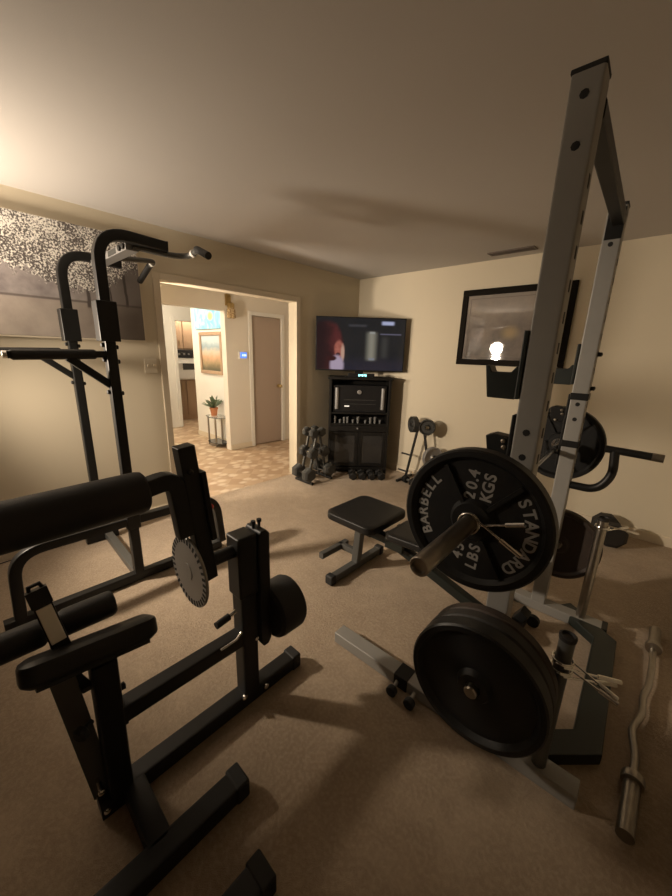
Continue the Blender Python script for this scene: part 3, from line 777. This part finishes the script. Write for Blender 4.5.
# ------------------------------------------------------------------ weight bench
t = thing('weight_bench', 'black padded weight bench with its seat toward the television', 'bench', (2.2, -2.07, 0))
def pad_bm(x0, x1, y0, y1, z0, z1, r=.07, e=.016):
    b = B(); R = []
    def outline(ins):
        o = []
        for cx, cy, a0 in ((x1-r, y1-r, 0), (x0+r, y1-r, PI/2), (x0+r, y0+r, PI), (x1-r, y0+r, 1.5*PI)):
            for k in range(7): a = a0+k*PI/12; o.append((cx+(r-ins)*math.cos(a), cy+(r-ins)*math.sin(a)))
        return o
    for ins, z in ((e, z0), (.003, z0+e*.6), (0, z0+e), (0, z1-e), (.004, z1-e*.5), (e, z1-.002), (e*2.2, z1)):
        R.append([V((x, y, z)) for x, y in outline(ins)])
    return b.rings(R)
part('seat', pad_bm(1.645, 2.06, -2.27, -1.82, .378, .440), 'pad', t)
part('seat_board', B().box((1.68, -2.23, .364), (2.03, -1.87, .379)), 'black', t)
bk = pad_bm(0, .74, -.15, .15, 0, .055, .05)
mxb = Matrix.Translation((2.12, -2.07, .375)) @ rot(-.06, 'Y')
for v in bk.bm.verts: v.co = mxb @ v.co
part('backrest', bk, 'pad', t)
b = B(); b.rtube([(1.835, -2.115, .05), (1.86, -2.115, .368)], .055, .055, (0, 1, 0)); part('front_post', b, 'benchgray', t)
b = B(); b.rtube([(1.835, -2.375, .032), (1.835, -1.845, .032)], .05, .055, (0, 0, 1)); q = part('front_foot', b, 'benchgray', t)
for y in (-2.38, -1.84): part('rubber_end', B().cbox((1.835, y, .034), (.064, .05, .066)), 'rubber', q, bevel=.01)
b = B(); b.rtube(fillet([(1.69, -2.33, .125), (1.69, -2.12, .125), (1.84, -2.115, .125)], .02, 3), .04, .045, (0, 0, 1)); b.rtube([(1.69, -2.14, .125), (1.69, -2.06, .125)], .04, .045, (0, 0, 1))
part('foot_bar', b, 'benchgray', t)
b = B(); b.rtube([(1.85, -2.10, .325), (2.10, -2.08, .31), (2.86, -2.07, .07)], .06, .055, (0, 1, 0)); part('main_beam', b, 'blackgreen', t)
b = B(); b.box((2.09, -2.15, .29), (2.22, -2.12, .40)); b.box((2.09, -2.02, .29), (2.22, -1.99, .40)); b.cyl((2.11, -2.17, .36), (2.11, -1.97, .36), .012, 12)
part('hinge_bracket', b, 'blackgreen', t, bevel=.003)
b = B(); b.rtube([(2.30, -2.07, .37), (2.42, -2.07, .20)], .035, .035, (0, 1, 0)); part('support_strut', b, 'black', t)
b = B(); b.rtube([(2.88, -2.30, .035), (2.88, -1.84, .035)], .05, .055, (0, 0, 1)); b.rtube([(2.86, -1.90, .05), (2.90, -1.90, .12)], .05, .07, (0, 1, 0)); q = part('rear_foot', b, 'black', t)
for y in (-2.30, -1.83): part('wheel', B().lathe([(.02, -.016), (.034, -.014), (.034, .014), (.02, .016)], (2.93, y, .034), (0, 1, 0), 20), 'rubber', q)

# ------------------------------------------------------------------ curl bar on the floor by the right wall
t = thing('curl_bar', 'zigzag steel curl bar lying on the carpet along the right wall', 'barbell', (3.44, -2.0, 0))
PTS = [(3.4235, -2.44), (3.4265, -2.34), (3.4135, -2.275), (3.405, -2.215), (3.4355, -2.095), (3.428, -2.0), (3.447, -1.9), (3.452, -1.76), (3.4525, -1.60)]
part('shaft', B().tube(fillet([(x, y, .029) for x, y in PTS], .045, 5), .0135, 14), 'steel', t)
for a, c, nm in (((3.4235, -2.46, .029), (3.420, -2.67, .029), 0), ((3.4525, -1.585, .029), (3.455, -1.40, .029), 1)):
    part('sleeve', B().cyl(a, c, .0255, 24), 'steel', t)
    d = (V(c)-V(a)).normalized()
    part('collar', B().lathe([(.018, -.02), (.034, -.018), (.036, 0), (.034, .012), (.026, .014)], V(a)+V((0, 0, .007)), d, 24), 'steel', t)
    
# ------------------------------------------------------------------ pull-up tower by the left wall
t = thing('pull_up_tower', 'black steel pull-up and dip tower standing against the left wall', 'pull-up tower', (.52, -3.25, 0))
XN, XF, TY = .896, .151, -3.25
for x, ty in ((XN, TY), (XF, TY-.02)):
    pts = fillet([(x, ty, .05), (x, ty, 2.09), (x, ty+.36, 2.075)], .16, 8)
    u = part('upright', B().rtube(pts, .056, .058, (1, 0, 0)), 'black', t)
    part('end_cap', B().cbox((x, ty+.36, 2.075), (.058, .008, .054), rot=rot(-.04, 'X')), 'rubber', u)
    b = B(); b.box((x-.045, ty-.050, 1.525), (x+.045, ty+.050, 1.735)); part('sleeve_bracket', b, 'black', t, bevel=.004)
    for z in (1.50, 1.42, 1.24):
        for q_ in (-1, 1): part('bolt', B().lathe([(.012, 0), (.012, .015), (.006, .018)], (x, ty+q_*.026, z-.005*q_), (0, q_, 0), 10), 'rubber', u)
    # dip arm
    b = B(); b.rtube([(x, ty-.02, 1.455), (x, ty-.44, 1.447)], .036, .045, (1, 0, 0)); a = part('dip_arm', b, 'black', t)
    part('arm_pad', B().lathe([(.020, 0), (.026, .01), (.026, .35), (.020, .36)], (x, ty-.43, 1.447), (0, 1, .02), 16), 'foam', a)
    part('end_plug', B().lathe([(.019, 0), (.019, .022), (.01, .025)], (x, ty-.435, 1.447), (0, -1, 0), 14), 'chrome', a)
    b = B(); b.rtube([(x, ty-.20, 1.435), (x, ty-.02, 1.285)], .040, .034, (1, 0, 0)); part('brace', b, 'black', t)
# silver cross plate between the tops
b = B(); b.box((XF+.03, -3.10, 2.025), (XN-.03, -3.03, 2.065)); q = part('cross_plate', b, 'silver', t, 'silver cross plate', bevel=.003)
b = B()
for x in (.44, .78, .84): part('bolt', B().lathe([(.016, 0), (.016, .012), (.008, .015)], (x, -3.10, 2.045), (0, -1, 0), 12), 'black', q)
part('label_plate', B().box((.56, -3.102, 2.03), (.70, -3.0995, 2.06)), 'grayiron', q)
for pts in ([(.86, -3.06, 2.05), (.90, -2.86, 2.035), (.93, -2.76, 2.045), (1.03, -2.76, 2.068), (1.15, -2.76, 2.02)], [(.40, -3.06, 2.06), (.40, -2.86, 2.08), (.40, -2.76, 2.088), (.30, -2.76, 2.075), (.09, -2.76, 1.995)]):
    pf = fillet(pts, .07, 5)
    g = part('pull_up_bar', B().tube(pf, .0165, 14), 'benchgray', t)
    part('grip', B().tube(fillet(pts[-2:] if len(pts) < 3 else [V(pts[-2]).lerp(V(pts[-3]), .1), V(pts[-2]), V(pts[-1])+(V(pts[-1])-V(pts[-2])).normalized()*.006], .05, 5), .021, 14), 'foam', g)
    c = V(pts[-2]).lerp(V(pts[-3]), .45); part('ring', B().tube([c, c+(V(pts[-3])-V(pts[-2])).normalized()*.018], .0215, 14), 'white', g)
# base
b = B(); b.rtube([(XN, -3.92, .032), (XN, -2.66, .032)], .055, .06, (0, 0, 1)); part('floor_rail', b, 'black', t)
b = B(); b.rtube(fillet([(XN+.0, -3.85, .05), (XN, -3.83, .43), (XN, -2.68, .43), (XN, -2.645, .05)], .14, 8), .055, .055, (1, 0, 0)); part('side_rail', b, 'black', t)
b = B(); b.rtube([(XF, -3.38, .032), (XF, -3.16, .032)], .055, .06, (0, 0, 1)); part('floor_rail', b, 'black', t)
b = B(); b.rtube([(XF, TY+.02, .034), (XN-.03, TY, .034)], .055, .055, (0, 0, 1)); part('cross_rail', b, 'benchgray', t, 'grey cross rail')
b = B(); b.lathe([(.012, 0), (.02, .01), (.02, .03), (.012, .036)], (XN+.0275, -2.74, .38), (1, 0, 0), 14); part('lock_knob', b, 'red', t, 'red knob')
b = B(); b.box((XN-.036, TY-.038, .38), (XN+.036, TY+.038, .47)); part('clamp', b, 'black', t, bevel=.004)
# cord on the floor
solo('power_cord', B().tube(fillet([(.02, -3.35, .10), (.025, -3.50, .02), (.05, -3.62, .006), (.045, -3.80, .006), (.08, -4.0, .006), (.06, -4.4, .006)], .08, 6), .0035, 8), 'rubber', 'thin black cord running along the left wall baseboard behind the tower', 'cord', (.05, -3.7, 0))

# ------------------------------------------------------------------ seated leg machine in the foreground
t = thing('leg_machine', 'black seated exercise machine with roller pads in the left foreground', 'exercise machine', (2.2, -3.5, 0))
MX = 2.14
b = B(); b.rtube([(MX, -3.80, .036), (MX, -2.98, .036)], .07, .07, (0, 0, 1)); a = part('floor_beam', b, 'black', t)
part('rubber_end', B().cbox((MX, -2.975, .038), (.078, .05, .076)), 'rubber', a, bevel=.008)
b = B(); b.rtube([(MX+.03, -3.70, .036), (2.39, -3.70, .036)], .07, .07, (0, 0, 1)); part('cross_beam', b, 'black', t)
b = B(); b.rtube([(2.41, -4.05, .036), (2.41, -3.45, .036)], .075, .07, (0, 0, 1)); a = part('front_foot', b, 'black', t)
part('rubber_end', B().cbox((2.41, -3.45, .038), (.084, .05, .076)), 'rubber', a, bevel=.008)
b = B(); b.rtube([(MX, -3.735, .06), (MX, -3.725, .58)], .07, .07, (1, 0, 0)); part('seat_post', b, 'black', t)
b = B(); b.rtube([(MX, -3.69, .35), (MX, -3.25, .35)], .065, .06, (1, 0, 0)); a = part('middle_beam', b, 'black', t)
part('end_cap', B().cbox((MX, -3.695, .35), (.062, .012, .067)), 'rubber', a)
part('pin', B().tube([(MX+.032, -3.36, .375), (MX+.032, -3.29, .378), (MX+.032, -3.265, .40)], .005, 10), 'chrome', a)
b = B(); b.rtube([(MX, -3.225, .06), (MX, -3.225, .80)], .075, .075, (1, 0, 0)); r = part('rear_post', b, 'black', t)
part('housing', B().box((MX-.045, -3.27, .55), (MX+.045, -3.185, .815)), 'black', r, bevel=.008)
part('bolts', B().lathe([(.012, 0), (.012, .008), (.006, .012)], (MX+.037, -3.27, .075), (1, 0, 0), 12).lathe([(.012, 0), (.012, .008), (.006, .012)], (MX+.037, -3.16, .045), (1, 0, 0), 12).lathe([(.009, 0), (.009, .006), (.004, .009)], (MX+.037, -3.20, .33), (1, 0, 0), 12), 'chrome', r)
# counterweight arm and weight
b = B(); b.prism([(-3.182, .30), (-3.182, .80), (-3.17, .818), (-3.145, .818), (-3.13, .80), (-3.13, .30), (-3.145, .275), (-3.17, .275)], 'yz', MX-.05, MX+.05); a = part('counter_arm', b, 'black', t, bevel=.004)
for y in (-3.172, -3.145): part('stop_pin', B().lathe([(.006, 0), (.006, .018), (.010, .02), (.010, .032)], (MX, y, .815), (0, 0, 1), 10), 'rubber', a)
part('counterweight', B().lathe([(.02, 0), (.100, 0), (.116, .012), (.120, .03), (.120, .115), (.112, .130), (.06, .132), (.03, .135)], (MX+.02, -3.13, .405), (0, 1, 0), 40), 'rubber', t, 'black round weight')
# axle, disc, lever
part('axle', B().cyl((MX, -3.432, .752), (MX, -3.26, .752), .025, 20), 'black', t)
b = B(); b.lathe([(.03, 0), (.03, .012), (.128, .012), (.130, .010), (.130, .004), (.128, .002)], (MX, -3.445, .748), (0, 1, 0), 64)
q = part('selector_disc', b, 'disc', t, 'grey disc with holes round the rim')
b = B()
for i in range(34):
    a = 2*PI*i/34; b.cbox((MX+.116*math.cos(a), -3.4432, .748+.116*math.sin(a)), (.020, .0016, .0095), rot=rot(-a, 'Y'))
part('rim_slots', b, 'hole', q)
lm = Matrix.Translation((MX, -3.398, .945)) @ rot(.10, 'X')
b = B(); b.box((-.026, -.028, -.255), (.026, .028, .255), 0, lm); b.box((-.028, .024, -.10), (.036, .045, .16), 0, lm); l = part('lever', b, 'black', t, bevel=.004)
b = B(); b.rtube(fillet([(MX, -3.56, 1.085), (MX, -3.462, 1.10), (MX, -3.44, .89)], .05, 6), .056, .05, (1, 0, 0)); part('roller_arm', b, 'black', t)
part('bolt', B().lathe([(.010, 0), (.010, .008), (.005, .012)], (MX+.026, -3.42, 1.115), (1, 0, 0), 12), 'rubber', l)
b = B(); b.lathe([(.02, 0), (.053, 0), (.060, .006), (.063, .02), (.063, .58), (.056, .60), (.02, .60)], (MX, -3.55, 1.078), (0, -1, -.02), 32)
part('roller_pad', b, 'foam', t, 'big black roller pad')
# pull pin handle
b = B(); b.cyl((MX+.02, -3.28, .50), (MX+.025, -3.315, .497), .008, 12); q = part('pull_pin', b, 'chrome', t)
part('grip', B().cyl((MX+.025, -3.312, .497), (MX+.03, -3.37, .492), .014, 14), 'rubber', q)
# seat pad, hold-down roller and its bracket
sb = pad_bm(-.058, .058, -.172, .172, -.034, .036, .04, .018)
sm = Matrix.Translation((MX, -3.74, .630)) @ rot(-.10, 'X') @ rot(-.42, 'Y')
for v in sb.bm.verts: v.co = sm @ v.co
part('seat_pad', sb, 'pad', t)
part('seat_board', B().box((-.03, -.14, -.044), (.04, .14, -.030), 0, sm), 'black', t)
b = B(); b.box((-.012, -.030, -.255), (.012, .030, .255), 0, Matrix.Translation((MX-.022, -3.800, .315)) @ rot(.09, 'X')); q = part('seat_strut', b, 'benchgray', t, 'dark grey flat strut')
b = B()
for y, z in ((-3.79, .135), (-3.785, .045)): part('bolt', B().cyl((MX-.03, y, z), (MX+.036, y, z), .007, 10).lathe([(.010, 0), (.010, .008), (.004, .012)], (MX+.036, y, z), (1, 0, 0), 12), 'chrome', q)
b = B(); b.cyl((MX+.03, -3.78, .41), (MX+.045, -3.80, .41), .008, 10); b.lathe([(.012, 0), (.022, .006), (.022, .02), (.014, .026)], (MX+.045, -3.80, .41), (.5, -.8, 0), 14); part('adjust_knob', b, 'rubber', t)
b = B(); b.lathe([(.012, 0), (.012, .012), (.005, .015)], (MX+.0, -3.69, .44), (0, 1, 0), 10); part('bolt', b, 'black', t)
HXr = 2.01
for y0, y1 in ((-3.645, -3.795), (-3.83, -4.10)):
    part('hold_down_roller', B().lathe([(.015, 0), (.034, 0), (.040, .006), (.042, .016), (.042, abs(y1-y0)-.016), (.036, abs(y1-y0)), (.015, abs(y1-y0))], (HXr, y0, .665), (0, -1, .0), 28), 'foam', t)
bm_ = Matrix.Translation((HXr+.06, -3.82, .745)) @ rot(.15, 'X') @ rot(-.35, 'Y')
b = B(); b.box((-.016, -.022, -.13), (.016, .022, .085), 0, bm_); h = part('adjuster_sleeve', b, 'black', t, bevel=.003)
part('chrome_slide', B().box((.015, -.018, -.075), (.020, .018, .035), 0, bm_), 'slide', h, 'metal slide with wall reflection in its colour', bevel=.002)
part('latch', B().box((-.02, -.025, .04), (.024, .025, .088), 0, bm_).tube([bm_ @ V((.0, -.015, .088)), bm_ @ V((.012, -.012, .102)), bm_ @ V((.012, .012, .102)), bm_ @ V((0, .015, .088))], .005, 8), 'black', h)
b = B(); b.rtube([(HXr, -3.812, .665), (HXr+.02, -3.812, .55), (MX, -3.77, .50)], .03, .03, (0, 1, 0)); part('roller_bracket', b, 'black', t)

# foot of the next machine, at the lower frame edge
b = B(); b.rtube([(2.66, -4.12, .036), (2.66, -3.53, .036)], .078, .07, (0, 0, 1))
t = thing('machine_foot', 'black steel tube foot whose tip pokes into the bottom edge of the photo', 'machine foot', (2.66, -3.8, 0))
part('tube', b, 'black', t); part('rubber_end', B().cbox((2.66, -3.53, .037), (.086, .05, .074)), 'rubber', t, bevel=.006)

# ------------------------------------------------------------------ small plate tree by the back wall
PY = -.175
t = thing('plate_tree', 'small black A-frame plate tree by the back wall right of the cabinet', 'plate tree', (1.18, PY, 0))
b = B(); b.rtube([(1.03, PY, .03), (1.155, PY, .72)], .026, .026, (0, 1, 0)); part('leg', b, 'black', t)
b = B(); b.rtube([(1.36, PY, .03), (1.215, PY, .72)], .026, .026, (0, 1, 0)); part('leg', b, 'black', t)
b = B(); b.box((1.14, PY-.013, .705), (1.23, PY+.013, .735)); part('top_bar', b, 'black', t)
for x in (1.03, 1.36): part('foot', B().rtube([(x, PY-.20, .016), (x, PY+.13, .016)], .03, .03, (0, 0, 1)), 'black', t)
pegs = [(1.16, .71, -1), (1.21, .71, 1), (1.078, .31, -1), (1.30, .36, 1), (1.04, .09, -1), (1.345, .10, 1)]
for x, z, s in pegs: part('peg', B().cyl((x, PY, z), (x+s*.12, PY-.02, z+.012), .011, 12), 'black', t)
G = 'small plates on the plate tree'
def small_plate(lab, x, y, z, r, th, mat, tilt=0, hub='iron'):
    t = thing('weight_plate', lab, 'weight plate', (x, y, z), PI/2+tilt, G)
    part('disc', plate_bm(r, th, 40, .024), mat, t); return t
small_plate('small grey plate on the upper left peg of the plate tree', 1.095, PY-.03, .705, .096, .07, 'grayiron', .95)
small_plate('small grey plate on the upper right peg of the plate tree', 1.285, PY-.04, .700, .092, .07, 'grayiron', -1.15)
small_plate('grey plate with a bright rim on the middle right peg of the plate tree', 1.375, PY-.015, .352, .125, .05, 'silver', -.5)
small_plate('dark plate on the lower right peg of the plate tree', 1.42, PY-.015, .094, .092, .05, 'iron', .0)
o = dup(r1, (1.18, PY-.16, .047), -.35, label='small black dumbbell on the carpet between the feet of the plate tree'); del o['group']

# ------------------------------------------------------------------ lights
def light(name, typ, loc, power, color, size=.1, rotm=None, **k):
    l = bpy.data.lights.new(name, typ); l.energy = power; l.color = color
    if typ == 'AREA': l.size = size
    else: l.shadow_soft_size = size
    for a, v in k.items(): setattr(l, a, v)
    o = bpy.data.objects.new(name, l); COL.objects.link(o); o.location = loc
    if rotm: o.rotation_euler = rotm
    return o
W = (1., .83, .64)
def aim(v): return V(v).to_track_quat('-Z', 'Y').to_euler()
PW = dict(bulb=9, up=172, head=375, hall=138, passage=78, kitchen=26)
light('pole_lamp_bulb', 'POINT', (.32, -4.42, 1.66), PW['bulb'], W, .08)
light('pole_lamp_uplight', 'SPOT', (.32, -4.40, 1.70), PW['up'], W, .13, aim((.12, .72, .68)), spot_size=math.radians(135), spot_blend=1.)
light('pole_lamp_added_head', 'SPOT', (.32, -4.42, 1.52), PW['head'], W, .07, aim((.9, 2.4, -1.0)), spot_size=math.radians(95), spot_blend=1.)  # extra head added to the inferred lamp, cone shaped to spare the foreground
light('hall_lamp_head', 'SPOT', (-.38, -3.05, 1.5), PW['hall'], (1., .84, .66), .10, aim((.5, .83, -.42)), spot_size=math.radians(170), spot_blend=.5)
light('passage_ceiling_bulb', 'POINT', (-2.5, -2.1, 2.25), PW['passage'], (1., .86, .66), .10)
light('kitchen_ceiling_bulb', 'POINT', (-4.05, -.3, 2.3), PW['kitchen'], (1., .86, .68), .08)
w = bpy.data.worlds.new('world'); S.world = w; w.use_nodes = True
w.node_tree.nodes['Background'].inputs[0].default_value = (.03, .025, .02, 1); w.node_tree.nodes['Background'].inputs[1].default_value = .05
S.view_settings.view_transform = 'Standard'; S.view_settings.look = 'None'; S.view_settings.gamma = 1; S.view_settings.use_curve_mapping = False
S.view_settings.exposure = 0.0
